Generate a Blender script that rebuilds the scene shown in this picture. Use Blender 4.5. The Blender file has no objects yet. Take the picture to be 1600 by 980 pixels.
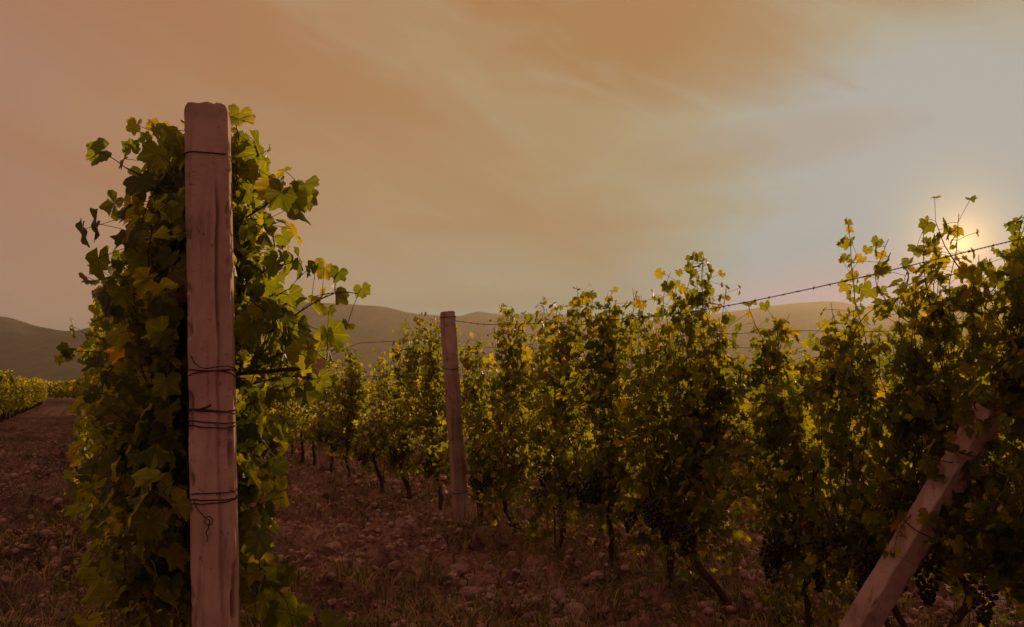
import bpy, math, random
import numpy as np
from mathutils import Vector, Matrix

S = bpy.context.scene
COL = S.collection
R = math.radians
rnd = random.Random(11)

# ------------------------------------------------------------------ camera
CAMZ = 1.35
F = 1600 * 35 / 36.0            # focal length in photo pixels
PITCH = math.atan(113 / F)
cam_d = bpy.data.cameras.new('camera')
cam_d.lens = 35; cam_d.sensor_width = 36; cam_d.clip_start = 0.05; cam_d.clip_end = 20000
cam = bpy.data.objects.new('camera', cam_d); COL.objects.link(cam)
cam.location = (0, 0, CAMZ)
cam.rotation_euler = (R(90) + PITCH, 0, 0)
S.camera = cam

# ------------------------------------------------------------------ sky and sun
SUN_AZ = R(24.5)      # to the right of the viewing direction (+y)
SUN_EL = R(7.4)
SUN_DIR = Vector((math.sin(SUN_AZ) * math.cos(SUN_EL), math.cos(SUN_AZ) * math.cos(SUN_EL), math.sin(SUN_EL)))
W = bpy.data.worlds.new('World'); S.world = W; W.use_nodes = True
wn = W.node_tree.nodes; wl = W.node_tree.links
for n in list(wn): wn.remove(n)


class NB:
    """small helper for node trees"""
    def __init__(s, tree): s.n = tree.nodes; s.l = tree.links
    def new(s, t, **k):
        o = s.n.new(t)
        for a, b in k.items(): setattr(o, a, b)
        return o
    def put(s, sock, v):
        if hasattr(v, 'is_output'): s.l.new(v, sock)
        else: sock.default_value = v
    def m(s, op, a, b=None, c=None, clamp=False):
        o = s.new('ShaderNodeMath', operation=op, use_clamp=clamp)
        s.put(o.inputs[0], a)
        if b is not None: s.put(o.inputs[1], b)
        if c is not None: s.put(o.inputs[2], c)
        return o.outputs[0]
    def vec(s, x, y, z):
        o = s.new('ShaderNodeCombineXYZ'); s.put(o.inputs[0], x); s.put(o.inputs[1], y); s.put(o.inputs[2], z)
        return o.outputs[0]
    def mix(s, f, a, b, blend='MIX'):
        o = s.new('ShaderNodeMix', data_type='RGBA', blend_type=blend)
        s.put(o.inputs[0], f); s.put(o.inputs[6], a); s.put(o.inputs[7], b)
        return o.outputs[2]
    def noise(s, v, scale, detail=4, rough=.55, dist=0.0):
        o = s.new('ShaderNodeTexNoise'); s.put(o.inputs['Vector'], v)
        o.inputs['Scale'].default_value = scale; o.inputs['Detail'].default_value = detail
        o.inputs['Roughness'].default_value = rough; o.inputs['Distortion'].default_value = dist
        return o.outputs['Fac']
    def ramp(s, f, pts, interp='LINEAR'):
        o = s.new('ShaderNodeValToRGB'); s.put(o.inputs[0], f); r = o.color_ramp; r.interpolation = interp
        while len(r.elements) < len(pts): r.elements.new(0.5)
        for e, (p, c) in zip(r.elements, pts):
            e.position = p
            e.color = (c, c, c, 1) if isinstance(c, (int, float)) else (*c, 1)
        return o.outputs[0]
    def smooth(s, v, a, b):
        o = s.new('ShaderNodeMapRange', interpolation_type='SMOOTHSTEP')
        s.put(o.inputs[0], v); o.inputs[1].default_value = a; o.inputs[2].default_value = b
        return o.outputs[0]


def c3(*v): return (v[0], v[1], v[2], 1)
def srgb(r, g, b):
    f = lambda c: (c / 255 / 12.92) if c < 10 else ((c / 255 + .055) / 1.055) ** 2.4
    return (f(r), f(g), f(b))


b = NB(W.node_tree)
tc = b.new('ShaderNodeTexCoord').outputs['Generated']
sep = b.new('ShaderNodeSeparateXYZ'); wl.new(tc, sep.inputs[0])
az = b.m('MULTIPLY', b.m('ARCTAN2', sep.outputs[0], sep.outputs[1]), 57.2958)
el = b.m('MULTIPLY', b.m('ARCSINE', sep.outputs[2]), 57.2958)
dot = b.new('ShaderNodeVectorMath', operation='DOT_PRODUCT')
wl.new(tc, dot.inputs[0]); dot.inputs[1].default_value = SUN_DIR
ang = b.m('MULTIPLY', b.m('ARCCOSINE', dot.outputs['Value']), 57.2958)
# broad glow around the sun, its edge broken by thin cloud
streak = b.vec(b.m('MULTIPLY', b.m('ADD', b.m('MULTIPLY', az, .9), b.m('MULTIPLY', el, .45)), .035),
               b.m('MULTIPLY', b.m('SUBTRACT', b.m('MULTIPLY', el, .9), b.m('MULTIPLY', az, -.38)), .11), 3.3)
n1 = b.noise(streak, 1.5, 6, .55, .7)
n2 = b.noise(streak, 5.0, 5, .6, .4)
flat = b.vec(b.m('MULTIPLY', az, .05), b.m('MULTIPLY', el, .14), 1.7)
n3 = b.noise(flat, 1.6, 6, .58, .5)
ang_w = b.m('ADD', ang, b.m('MULTIPLY', b.m('SUBTRACT', n3, .5), 14.0))
base = b.ramp(b.m('DIVIDE', ang_w, 180.0), [
    (0.0, srgb(178, 173, 162)), (.054, srgb(178, 173, 162)), (.067, srgb(178, 169, 150)), (.082, srgb(178, 161, 131)), (.110, srgb(177, 151, 113)),
    (.18, srgb(176, 143, 105)), (.25, srgb(172, 132, 100)), (.32, srgb(164, 124, 104)), (.50, srgb(160, 118, 104)), (1.0, srgb(150, 108, 98))])
# paler, milky band low over the hills
lowband = b.m('MULTIPLY', b.m('SUBTRACT', 1.0, b.smooth(el, 1.0, 12.0)), b.m('SUBTRACT', 1.0, b.smooth(ang, 40.0, 90.0)))
base = b.mix(b.m('MULTIPLY', lowband, .75), base, b.ramp(b.m('DIVIDE', ang, 180.0), [
    (0.0, srgb(178, 173, 160)), (.11, srgb(178, 167, 143)), (.20, srgb(175, 155, 128)), (.29, srgb(168, 140, 117)), (.5, srgb(158, 124, 110)), (1.0, srgb(148, 110, 102))]))
# thin brown cloud veils
keep = b.smooth(ang, 10.0, 22.0)


def blob(a0, e0, ra, re, rot=0.0):
    ca, sa = math.cos(R(rot)), math.sin(R(rot))
    da = b.m('SUBTRACT', az, a0); de = b.m('SUBTRACT', el, e0)
    u = b.m('DIVIDE', b.m('ADD', b.m('MULTIPLY', da, ca), b.m('MULTIPLY', de, sa)), ra)
    v = b.m('DIVIDE', b.m('SUBTRACT', b.m('MULTIPLY', de, ca), b.m('MULTIPLY', da, sa)), re)
    d = b.m('ADD', b.m('POWER', u, 2.0), b.m('POWER', v, 2.0))
    d = b.m('ADD', d, b.m('MULTIPLY', b.m('SUBTRACT', n3, .5), 2.6))
    d = b.m('ADD', d, b.m('MULTIPLY', b.m('SUBTRACT', n2, .5), 1.2))
    return b.m('SUBTRACT', 1.0, b.smooth(d, 0.0, 1.5))


veil = b.m('MULTIPLY', b.smooth(n1, .38, .72), keep)
veil = b.m('MULTIPLY', veil, .38)
for bl, w in ((blob(7.5, 20.0, 12, 4.2, -6), .85), (blob(14.0, 13.2, 7.5, 1.7, 6), .34), (blob(-14.5, 18.5, 15, 3.2, -22), .55), (blob(2, 9.2, 9, .9, 0), .34), (blob(25, 23.5, 11, 4.4, -3), 1.0), (blob(-24, 20, 9, 4, -20), .3),
              (blob(-3.5, 15.5, 5, 1.6, -38), .25), (blob(-1, 5.0, 7, .8, 2), .22)):
    veil = b.m('MAXIMUM', veil, b.m('MULTIPLY', bl, w))
sky = b.mix(veil, base, b.mix(1.0, base, c3(.95, .70, .52), 'MULTIPLY'))
light = b.m('MULTIPLY', b.m('MULTIPLY', b.smooth(n2, .5, .78), b.smooth(n1, .62, .35)), .35)
sky = b.mix(b.m('MULTIPLY', light, b.m('SUBTRACT', 1.0, b.smooth(ang, 22.0, 50.0))), sky, c3(*srgb(179, 167, 142)))
# what the evening haze in front of the sky adds and takes away is not the sky's own: leave it out of the sky
SIG, HTOP = 2.1e-4, 360.0
path = b.m('MINIMUM', 4050.0, b.m('DIVIDE', HTOP, b.m('MAXIMUM', b.m('SINE', b.m('DIVIDE', el, 57.2958)), .05)))
trn = b.m('EXPONENT', b.m('MULTIPLY', path, -SIG))
ph = b.m('DIVIDE', .0555, b.m('POWER', b.m('SUBTRACT', 1.3025, b.m('MULTIPLY', dot.outputs['Value'], 1.1)), 1.5))
insc = b.m('MULTIPLY', b.m('MULTIPLY', b.m('SUBTRACT', 1.0, trn), ph), 1.0)
amb = b.m('SUBTRACT', 1.0, trn)
def chan(i_, sunc, ac):
    t = b.new('ShaderNodeSeparateColor'); wl.new(sky, t.inputs[0])
    v = b.m('SUBTRACT', b.m('SUBTRACT', t.outputs[i_], b.m('MULTIPLY', insc, sunc)), b.m('MULTIPLY', amb, ac))
    return b.m('MAXIMUM', b.m('DIVIDE', v, trn), .03)
cc = b.new('ShaderNodeCombineColor')
for i_, (sc_, ac_) in enumerate(((1.56, .10), (.94, .06), (.40, .035))): wl.new(chan(i_, sc_, ac_), cc.inputs[i_])
sky = cc.outputs[0]
# aureole right round the sun
aur = b.m('EXPONENT', b.m('MULTIPLY', ang, -.85))
sky = b.mix(1.0, sky, b.mix(aur, c3(0, 0, 0), c3(2.2, 1.2, .22)), 'ADD')
# below the horizon: ground-coloured
sky = b.mix(b.smooth(el, 0.0, -3.0), sky, c3(*srgb(70, 52, 46)))
st = b.new('ShaderNodeTexSky', sky_type='NISHITA'); st.sun_disc = False
st.sun_elevation = SUN_EL; st.sun_rotation = SUN_AZ; st.air_density = 1.6; st.dust_density = 4.0
bg1 = b.new('ShaderNodeBackground'); wl.new(sky, bg1.inputs[0]); bg1.inputs[1].default_value = 1.0
bg2 = b.new('ShaderNodeBackground'); wl.new(b.mix(1.0, st.outputs[0], c3(1.0, .62, .42), 'MULTIPLY'), bg2.inputs[0]); bg2.inputs[1].default_value = 0.001
add = b.new('ShaderNodeAddShader'); wl.new(bg1.outputs[0], add.inputs[0]); wl.new(bg2.outputs[0], add.inputs[1])
out = b.new('ShaderNodeOutputWorld'); wl.new(add.outputs[0], out.inputs[0])

sl = bpy.data.lights.new('sun', 'SUN'); sl.energy = 5.0; sl.angle = R(0.6); sl.color = (1.0, .60, .30)
sun = bpy.data.objects.new('sun', sl); COL.objects.link(sun)
sun.rotation_euler = SUN_DIR.to_track_quat('Z', 'Y').to_euler()

vs = S.view_settings
vs.view_transform = 'Standard'; vs.look = 'None'; vs.gamma = 1; vs.exposure = 0
S.cycles.volume_bounces = 0
S.cycles.max_bounces = 8; S.cycles.transmission_bounces = 6; S.cycles.diffuse_bounces = 4
S.cycles.use_denoising = True

# ------------------------------------------------------------------ helpers


def tag(o, label=None, cat=None, group=None, kind=None):
    if label: o['label'] = label
    if cat: o['category'] = cat
    if group: o['group'] = group
    if kind: o['kind'] = kind
    return o


def empty(name, loc):
    o = bpy.data.objects.new(name, None); COL.objects.link(o); o.location = loc; o.empty_display_size = .1
    return o


def link(name, me, parent=None):
    o = bpy.data.objects.new(name, me); COL.objects.link(o)
    if parent: o.parent = parent
    return o


def mesh(name, verts, faces, mats, attr=None, smooth=True):
    """verts (n,3); faces: an (m,3|4) array or a list of such arrays"""
    me = bpy.data.meshes.new(name)
    if not isinstance(faces, list): faces = [faces]
    faces = [np.asarray(f, dtype=np.int64) for f in faces if len(f)]
    v = np.ascontiguousarray(verts, dtype=np.float32)
    me.vertices.add(len(v)); me.vertices.foreach_set('co', v.ravel())
    tot = np.concatenate([np.full(len(f), f.shape[1]) for f in faces])
    li = np.concatenate([f.ravel() for f in faces]).astype(np.int32)
    me.loops.add(len(li)); me.loops.foreach_set('vertex_index', li)
    me.polygons.add(len(tot))
    st_ = np.concatenate([[0], np.cumsum(tot)[:-1]]).astype(np.int32)
    me.polygons.foreach_set('loop_start', st_)
    me.polygons.foreach_set('use_smooth', np.full(len(tot), smooth))
    if attr is not None:
        a = me.attributes.new('leafc', 'FLOAT_COLOR', 'POINT')
        a.data.foreach_set('color', np.ascontiguousarray(attr, dtype=np.float32).ravel())
    me.update(calc_edges=True)
    for m_ in (mats if isinstance(mats, (list, tuple)) else [mats]): me.materials.append(m_)
    return me


def hash3(ix, iy, iz):
    h = (ix.astype(np.int64) * 374761393 + iy.astype(np.int64) * 668265263 + iz.astype(np.int64) * 2147483647) & 0xffffffff
    h = ((h ^ (h >> 13)) * 1274126177) & 0xffffffff
    h = h ^ (h >> 16)
    return (h & 0xffff) / 65535.0


def vnoise(x, y, z=None):
    x = np.asarray(x, float); y = np.asarray(y, float)
    z = np.zeros_like(x) if z is None else np.asarray(z, float) + x * 0
    ix, iy, iz = np.floor(x), np.floor(y), np.floor(z)
    fx, fy, fz = x - ix, y - iy, z - iz
    fx, fy, fz = [f * f * (3 - 2 * f) for f in (fx, fy, fz)]
    r = 0
    for dx in (0, 1):
        for dy in (0, 1):
            for dz in (0, 1):
                r = r + hash3(ix + dx, iy + dy, iz + dz) * (fx if dx else 1 - fx) * (fy if dy else 1 - fy) * (fz if dz else 1 - fz)
    return r


def fbm(x, y, z=None, o=4):
    r, a, t = 0, 1.0, 0
    for k in range(o):
        s = 2.03 ** k
        r = r + a * vnoise(x * s + k * 7.3, y * s - k * 3.1, None if z is None else z * s + k * 1.7); t += a; a *= .5
    return r / t


def at(px, py, Y):
    """world point seen at photo pixel (px, py) at depth Y: used to measure positions off the photograph"""
    u, v = (px - 800) / F, (490 - py) / F
    d = Vector((u, math.cos(PITCH) - v * math.sin(PITCH), math.sin(PITCH) + v * math.cos(PITCH)))
    d *= Y / d.y
    return Vector((d.x, d.y, d.z + CAMZ))


def proj(P):
    P = np.asarray(P, float).reshape(-1, 3) - np.array([0, 0, CAMZ])
    c, s = math.cos(PITCH), math.sin(PITCH)
    dep = P[:, 1] * c + P[:, 2] * s
    up = -P[:, 1] * s + P[:, 2] * c
    dd = np.where(dep > .05, dep, .05)
    return 800 + F * P[:, 0] / dd, 490 - F * up / dd, dep


# the rows: direction and across
RU = np.array([-.3957, .9184]); RN = np.array([.9184, .3957])
ROW0, ROWS = .323, 2.915


def row_x(k, Y): return (ROW0 + ROWS * k) / .9184 - .4309 * Y


def gz(x, y):
    x = np.asarray(x, float); y = np.asarray(y, float)
    d = np.hypot(x, y); fade = np.clip(1 - (d - 40) / 60, 0, 1)
    c = x * .9184 + y * .3957
    k = (c - ROW0) / ROWS
    dr = (k - np.round(k)) * ROWS
    h = .07 * np.exp(-(dr / .38) ** 2)
    h = h + .022 * np.cos(dr * 14 + 2.5 * fbm(x * .4, y * .4, o=2)) * np.clip((np.abs(dr) - .4) * 3, 0, 1)
    h = h + .10 * (fbm(x * .7 + 5, y * .7, o=3) - .5)
    h = h + .09 * (fbm(x * 2.6, y * 2.6 + 9, o=3) - .5)
    nr_ = np.clip(1 - (d - 22) / 20, 0, 1)
    cl = fbm(x * 7, y * 7, o=4)
    h2 = .20 * np.clip(cl - .46, 0, 1) * 2 + .15 * np.clip(fbm(x * 4.2 + 3, y * 4.2, o=3) - .5, 0, 1) - .15 * np.clip(.42 - fbm(x * 9 + 7, y * 9, o=2), 0, 1)
    h2 = h2 + .035 * np.clip(vnoise(x * 11 + 4, y * 11) - .5, 0, 1) + .02 * (vnoise(x * 21, y * 21) - .5)
    return h * fade + nr_ * h2


def gz1(x, y): return float(gz(np.array([x]), np.array([y]))[0])


def tube(pts, rad, n=6):
    pts = np.asarray(pts, float); k = len(pts)
    rad = np.full(k, rad) if np.isscalar(rad) else np.asarray(rad, float)
    t = np.gradient(pts, axis=0); t /= np.linalg.norm(t, axis=1)[:, None] + 1e-9
    ref = np.array([0.31, .95, .05]) if abs(t[:, 2]).mean() > .6 else np.array([.05, .1, 1.0])
    a = np.cross(t, ref); a /= np.linalg.norm(a, axis=1)[:, None] + 1e-9
    c = np.cross(t, a)
    th = np.linspace(0, 2 * math.pi, n, endpoint=False)
    v = pts[:, None] + rad[:, None, None] * (np.cos(th)[None, :, None] * a[:, None] + np.sin(th)[None, :, None] * c[:, None])
    v = v.reshape(-1, 3)
    i = np.arange(k - 1)[:, None] * n; j = np.arange(n)[None]
    jn = (j + 1) % n
    f = np.stack([i + j, i + jn, i + n + jn, i + n + j], -1).reshape(-1, 4)
    v = np.vstack([v, pts[0], pts[-1]])
    e0, e1 = k * n, k * n + 1
    jj = np.arange(n)
    t3 = np.vstack([np.stack([jj * 0 + e0, (jj + 1) % n, jj], -1), np.stack([jj * 0 + e1, (k - 1) * n + jj, (k - 1) * n + (jj + 1) % n], -1)])
    return v, f, t3


class MB:
    def __init__(s): s.v = []; s.q = []; s.t = []; s.n = 0; s.c = []
    def add(s, v, q=None, t=None, c=None):
        if q is not None and len(q): s.q.append(np.asarray(q) + s.n)
        if t is not None and len(t): s.t.append(np.asarray(t) + s.n)
        s.v.append(np.asarray(v)); s.n += len(v)
        if c is not None: s.c.append(c)
    def tube(s, pts, rad, n=6): s.add(*tube(pts, rad, n))
    def build(s, name, mats, parent=None, smooth=True, off=(0, 0, 0)):
        f = []
        if s.q: f.append(np.vstack(s.q))
        if s.t: f.append(np.vstack(s.t))
        me = mesh(name, np.vstack(s.v) - np.asarray(off), f, mats, np.vstack(s.c) if s.c else None, smooth)
        return link(name, me, parent)


# ------------------------------------------------------------------ materials
def mat(name):
    m_ = bpy.data.materials.new(name); m_.use_nodes = True
    for n in list(m_.node_tree.nodes): m_.node_tree.nodes.remove(n)
    q = NB(m_.node_tree)
    p = q.new('ShaderNodeBsdfPrincipled'); o = q.new('ShaderNodeOutputMaterial')
    q.l.new(p.outputs[0], o.inputs[0])
    return m_, q, p, o


def bump(q, p, h, strength, dist):
    o = q.new('ShaderNodeBump'); q.l.new(h, o.inputs['Height']); o.inputs['Strength'].default_value = strength
    o.inputs['Distance'].default_value = dist; q.l.new(o.outputs[0], p.inputs['Normal'])


def leaf_material():
    m_, q, p, o = mat('vine_leaf')
    at_ = q.new('ShaderNodeAttribute', attribute_name='leafc')
    sp = q.new('ShaderNodeSeparateColor'); q.l.new(at_.outputs['Color'], sp.inputs[0])
    u, v, t = sp.outputs
    pos = q.new('ShaderNodeNewGeometry').outputs['Position']
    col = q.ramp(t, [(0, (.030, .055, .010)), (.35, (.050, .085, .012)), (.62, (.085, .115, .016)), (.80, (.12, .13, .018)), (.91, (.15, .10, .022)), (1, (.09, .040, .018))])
    nz = q.noise(q.vec(u, v, t), 5, 3)
    col = q.mix(q.smooth(nz, .52, .75), col, q.mix(1.0, col, c3(1.5, 1.15, .8), 'MULTIPLY'))
    # veins fan out from the stalk
    a = q.m('ARCTAN2', u, v)
    w = q.m('COSINE', q.m('MULTIPLY', a, 6.9))
    vein = q.m('MULTIPLY', q.smooth(w, .90, .985), .6)
    col = q.mix(vein, col, q.mix(1.0, col, c3(2.0, 1.7, 1.6), 'MULTIPLY'))
    q.l.new(q.mix(1.0, col, c3(.58, .54, .50), 'MULTIPLY'), p.inputs['Base Color']); p.inputs['Roughness'].default_value = .5
    p.inputs['Specular IOR Level'].default_value = .4
    bump(q, p, q.m('ADD', q.noise(pos, 90, 2), q.m('MULTIPLY', w, .4)), .25, .004)
    tr = q.new('ShaderNodeBsdfTranslucent')
    q.l.new(q.mix(1.0, col, c3(7.6, 5.2, 1.3), 'MULTIPLY'), tr.inputs[0])
    mx = q.new('ShaderNodeMixShader'); mx.inputs[0].default_value = .56
    q.l.new(p.outputs[0], mx.inputs[1]); q.l.new(tr.outputs[0], mx.inputs[2]); q.l.new(mx.outputs[0], o.inputs[0])
    return m_


def simple(name, cols, scale, rough=.9, bs=.5, bd=.01, stretch=(1, 1, 1), spec=.2, detail=6):
    m_, q, p, o = mat(name)
    g = q.new('ShaderNodeTexCoord').outputs['Object']
    mp = q.new('ShaderNodeMapping'); q.l.new(g, mp.inputs[0]); mp.inputs['Scale'].default_value = stretch
    n = q.noise(mp.outputs[0], scale, detail, .6)
    q.l.new(q.ramp(n, [(.25 + .5 * i / (len(cols) - 1), c) for i, c in enumerate(cols)]), p.inputs['Base Color'])
    p.inputs['Roughness'].default_value = rough; p.inputs['Specular IOR Level'].default_value = spec
    bump(q, p, q.noise(mp.outputs[0], scale * 3, 5, .6), bs, bd)
    return m_


M_LEAF = leaf_material()
M_BARK = simple('vine_bark', [(.035, .018, .012), (.08, .045, .03), (.13, .08, .055)], 14, .95, .8, .01, (1, 1, .25))
M_CANE = simple('green_cane', [(.05, .035, .015), (.10, .05, .025), (.13, .09, .03)], 20, .7, .2, .002)
M_GRAPE = simple('dark_grape', [(.012, .010, .02), (.03, .02, .035)], 40, .45, .1, .001, spec=.4)
M_WIRE = simple('rusty_wire', [(.03, .014, .01), (.08, .035, .02)], 90, .8, .3, .001, spec=.3)
M_GRASS = simple('grass_blade', [(.09, .10, .02), (.17, .17, .035), (.32, .25, .09)], 1.3, .7, .1, .002)
M_DRYG = simple('dry_grass', [(.26, .17, .08), (.42, .30, .15)], 2.0, .8, .1, .002)


def concrete(name, warm, seed):
    m_, q, p, o = mat(name)
    g = q.new('ShaderNodeTexCoord').outputs['Object']
    sp = q.new('ShaderNodeSeparateXYZ'); q.l.new(g, sp.inputs[0])
    n = q.noise(g, 5 + seed, 7, .62)
    col = q.ramp(n, [(.28, tuple(c * .62 for c in warm)), (.5, warm), (.72, tuple(min(1, c * 1.22) for c in warm))])
    run = q.noise(q.vec(q.m('MULTIPLY', sp.outputs[0], 26), q.m('MULTIPLY', sp.outputs[1], 26), q.m('MULTIPLY', sp.outputs[2], 2.0)), 1, 5, .6, .3)
    blot = q.noise(g, 2.3 + seed, 5, .6, .6)
    col = q.mix(q.m('MULTIPLY', q.smooth(blot, .50, .68), .5), col, c3(warm[0] * .55, warm[1] * .42, warm[2] * .36))
    col = q.mix(q.m('MULTIPLY', q.smooth(run, .50, .72), .7), col, c3(warm[0] * .42, warm[1] * .30, warm[2] * .28))
    pit = q.noise(g, 70, 4, .6)
    col = q.mix(q.smooth(pit, .60, .70), col, q.mix(1.0, col, c3(.55, .5, .5), 'MULTIPLY'))
    at_ = q.new('ShaderNodeAttribute', attribute_name='leafc')
    s2 = q.new('ShaderNodeSeparateColor'); q.l.new(at_.outputs['Color'], s2.inputs[0])
    col = q.mix(q.m('MULTIPLY', s2.outputs[0], .75), col, c3(warm[0] * .35, warm[1] * .22, warm[2] * .2))   # dirt in the crack and on chipped edges
    q.l.new(col, p.inputs['Base Color']); p.inputs['Roughness'].default_value = .9; p.inputs['Specular IOR Level'].default_value = .2
    bump(q, p, q.m('ADD', q.m('MULTIPLY', pit, .35), q.noise(g, 28, 7, .65)), .55, .004)
    return m_


M_CONC = concrete('weathered_concrete', (.50, .335, .285), 0)
M_CONC2 = concrete('pale_concrete', (.50, .345, .295), 2)


def soil():
    m_, q, p, o = mat('dry_soil')
    g = q.new('ShaderNodeNewGeometry').outputs['Position']
    big = q.noise(g, .35, 4); med = q.noise(g, 2.2, 6, .62); fine = q.noise(g, 18, 6, .65)
    col = q.ramp(med, [(.3, (.15, .076, .056)), (.48, (.40, .225, .175)), (.70, (.58, .37, .31))])
    col = q.mix(q.smooth(fine, .45, .62), col, q.mix(1.0, col, c3(.5, .45, .43), 'MULTIPLY'))
    col = q.mix(q.m('MULTIPLY', q.smooth(big, .5, .65), .5), col, c3(.10, .078, .03))
    sg = q.new('ShaderNodeSeparateXYZ'); q.l.new(g, sg.inputs[0])
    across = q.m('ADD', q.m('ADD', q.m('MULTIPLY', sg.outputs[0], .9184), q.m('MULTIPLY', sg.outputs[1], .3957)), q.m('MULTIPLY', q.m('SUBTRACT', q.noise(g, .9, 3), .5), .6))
    col = q.mix(q.smooth(across, .45, -.25), col, q.mix(1.0, col, c3(.66, .66, .72), 'MULTIPLY'))       # the alley left of the near row is darker soil
    patch = q.noise(g, .8, 5, .6, .4)
    col = q.mix(q.m('MULTIPLY', q.smooth(patch, .46, .60), .55), col, q.mix(1.0, col, c3(.42, .36, .34), 'MULTIPLY'))
    col = q.mix(q.m('MULTIPLY', q.smooth(q.noise(g, 3.7, 5, .7), .56, .66), .5), col, c3(.16, .12, .045))
    q.l.new(col, p.inputs['Base Color']); p.inputs['Roughness'].default_value = 1; p.inputs['Specular IOR Level'].default_value = .08
    bump(q, p, q.m('ADD', fine, q.m('MULTIPLY', q.noise(g, 60, 4), .4)), 1.0, .05)
    return m_


M_SOIL = soil()
M_STONE = simple('clod_stone', [(.22, .125, .10), (.43, .28, .235), (.62, .44, .38)], 7, .95, .7, .012)
M_HILL = simple('dry_hillside', [(.02, .018, .010), (.06, .04, .025), (.13, .075, .05), (.24, .14, .09)], .012, 1, 1.0, 20, (1, .5, 1.5))

# ------------------------------------------------------------------ ground: one sheet, fine in front of the camera
r1 = 2.0 * np.exp(np.arange(0, 560) * .0056)
r2 = r1[-1] * np.exp(np.arange(1, 95) * .047)
rr = np.concatenate([[0.0, .5, 1.2], r1, r2]); rr = rr[rr < 3850]; rr = np.append(rr, 3850)
a1 = np.linspace(-36, 36, 520); a2 = np.linspace(36, 324, 60)[1:-1]
aa = np.radians(np.concatenate([a1, a2]))
AA, RR = np.meshgrid(aa, rr)
GX, GY = RR * np.sin(AA), RR * np.cos(AA)
GZ = gz(GX, GY)
v = np.stack([GX, GY, GZ], -1).reshape(-1, 3)
nr, na = len(rr), len(aa)
i = np.arange(nr - 1)[:, None] * na; j = np.arange(na)[None]; jn = (j + 1) % na
fq = np.stack([i + j, i + na + j, i + na + jn, i + jn], -1).reshape(-1, 4)
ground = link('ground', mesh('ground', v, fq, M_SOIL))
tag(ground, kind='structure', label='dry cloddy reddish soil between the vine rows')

# ------------------------------------------------------------------ hills


def hill(name, pts, D, front, back, seed, label, rough=1.0):
    px = np.array([p[0] for p in pts], float); py = np.array([p[1] for p in pts], float)
    P = [at(a_, b_, D) for a_, b_ in pts]
    X = np.array([p.x for p in P]); Z = np.array([p.z for p in P])
    cols = np.linspace(X[0], X[-1], 420)
    # smooth interpolation of the ridge
    zr = np.interp(cols, X, Z)
    ker = np.hanning(9); ker /= ker.sum()
    zr = np.convolve(np.pad(zr, 4, mode='edge'), ker, 'valid')
    zr = zr + (fbm(cols / 60 + seed, cols * 0, o=3) - .5) * 5 * rough
    t = np.concatenate([np.linspace(-1, 0, 46), np.linspace(0, 1, 14)[1:]])
    T, C = np.meshgrid(t, cols, indexing='ij')
    Zr = np.broadcast_to(zr, T.shape)
    prof = np.where(T < 0, np.clip(1 + T, 0, 1) ** 1.25, (1 - T) ** 1.3)
    Yy = D + np.where(T < 0, T * front, T * back)
    n = fbm(C / 150 + seed, Yy / 260, o=5) - .5
    gul = np.abs(fbm(C / 90 + seed + Yy / 500, Yy / 900, o=3) - .5) * 2
    H = Zr * prof * (1 + (n * .5 - gul * .3 + .05) * rough * np.clip(np.abs(T) * 4, 0, 1)) - 3
    vv = np.stack([C, Yy, H], -1).reshape(-1, 3)
    a_, b_ = T.shape
    i = np.arange(a_ - 1)[:, None] * b_; j = np.arange(b_ - 1)[None]
    f = np.stack([i + j, i + j + 1, i + b_ + j + 1, i + b_ + j], -1).reshape(-1, 4)
    o = link(name, mesh(name, vv, f, M_HILL)); tag(o, label, kind='structure')
    return o


hill('hill', [(-900, 560), (-500, 520), (-250, 500), (-80, 488), (0, 492), (30, 499), (60, 509), (90, 515), (118, 516), (150, 508), (200, 498), (300, 480), (400, 468), (480, 470),
              (550, 475), (605, 477), (630, 486), (665, 491), (700, 491), (740, 493), (800, 500), (900, 505), (1000, 500), (1080, 494), (1150, 484), (1230, 473), (1300, 469), (1335, 474), (1365, 483),
              (1410, 478), (1460, 469), (1540, 462), (1640, 455), (1800, 470), (2100, 500), (2600, 560)], 3350, 1000, 400, 3, 'long mauve hill ridge standing beyond the vineyard')
hill('hill', [(560, 560), (640, 520), (700, 498), (745, 485), (790, 491), (850, 488), (920, 494), (1000, 505), (1100, 530), (1200, 560)], 3680, 200, 150, 8, 'faint farther peak just showing over the main ridge')
hill('hill', [(-1300, 575), (-700, 552), (-250, 538), (-60, 543), (10, 545), (45, 551), (75, 560), (100, 572), (130, 590), (160, 600)], 2900, 500, 300, 21, 'lower brown hill spur at the left edge of the view', .6)
hill('hill', [(-900, 596), (-300, 592), (-60, 588), (0, 585), (60, 574), (110, 560), (150, 550), (210, 545), (330, 556), (500, 575), (640, 592), (760, 600)], 2350, 500, 300, 33, 'low mauve foothill between the brown spur and the vineyard', .6)

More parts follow.
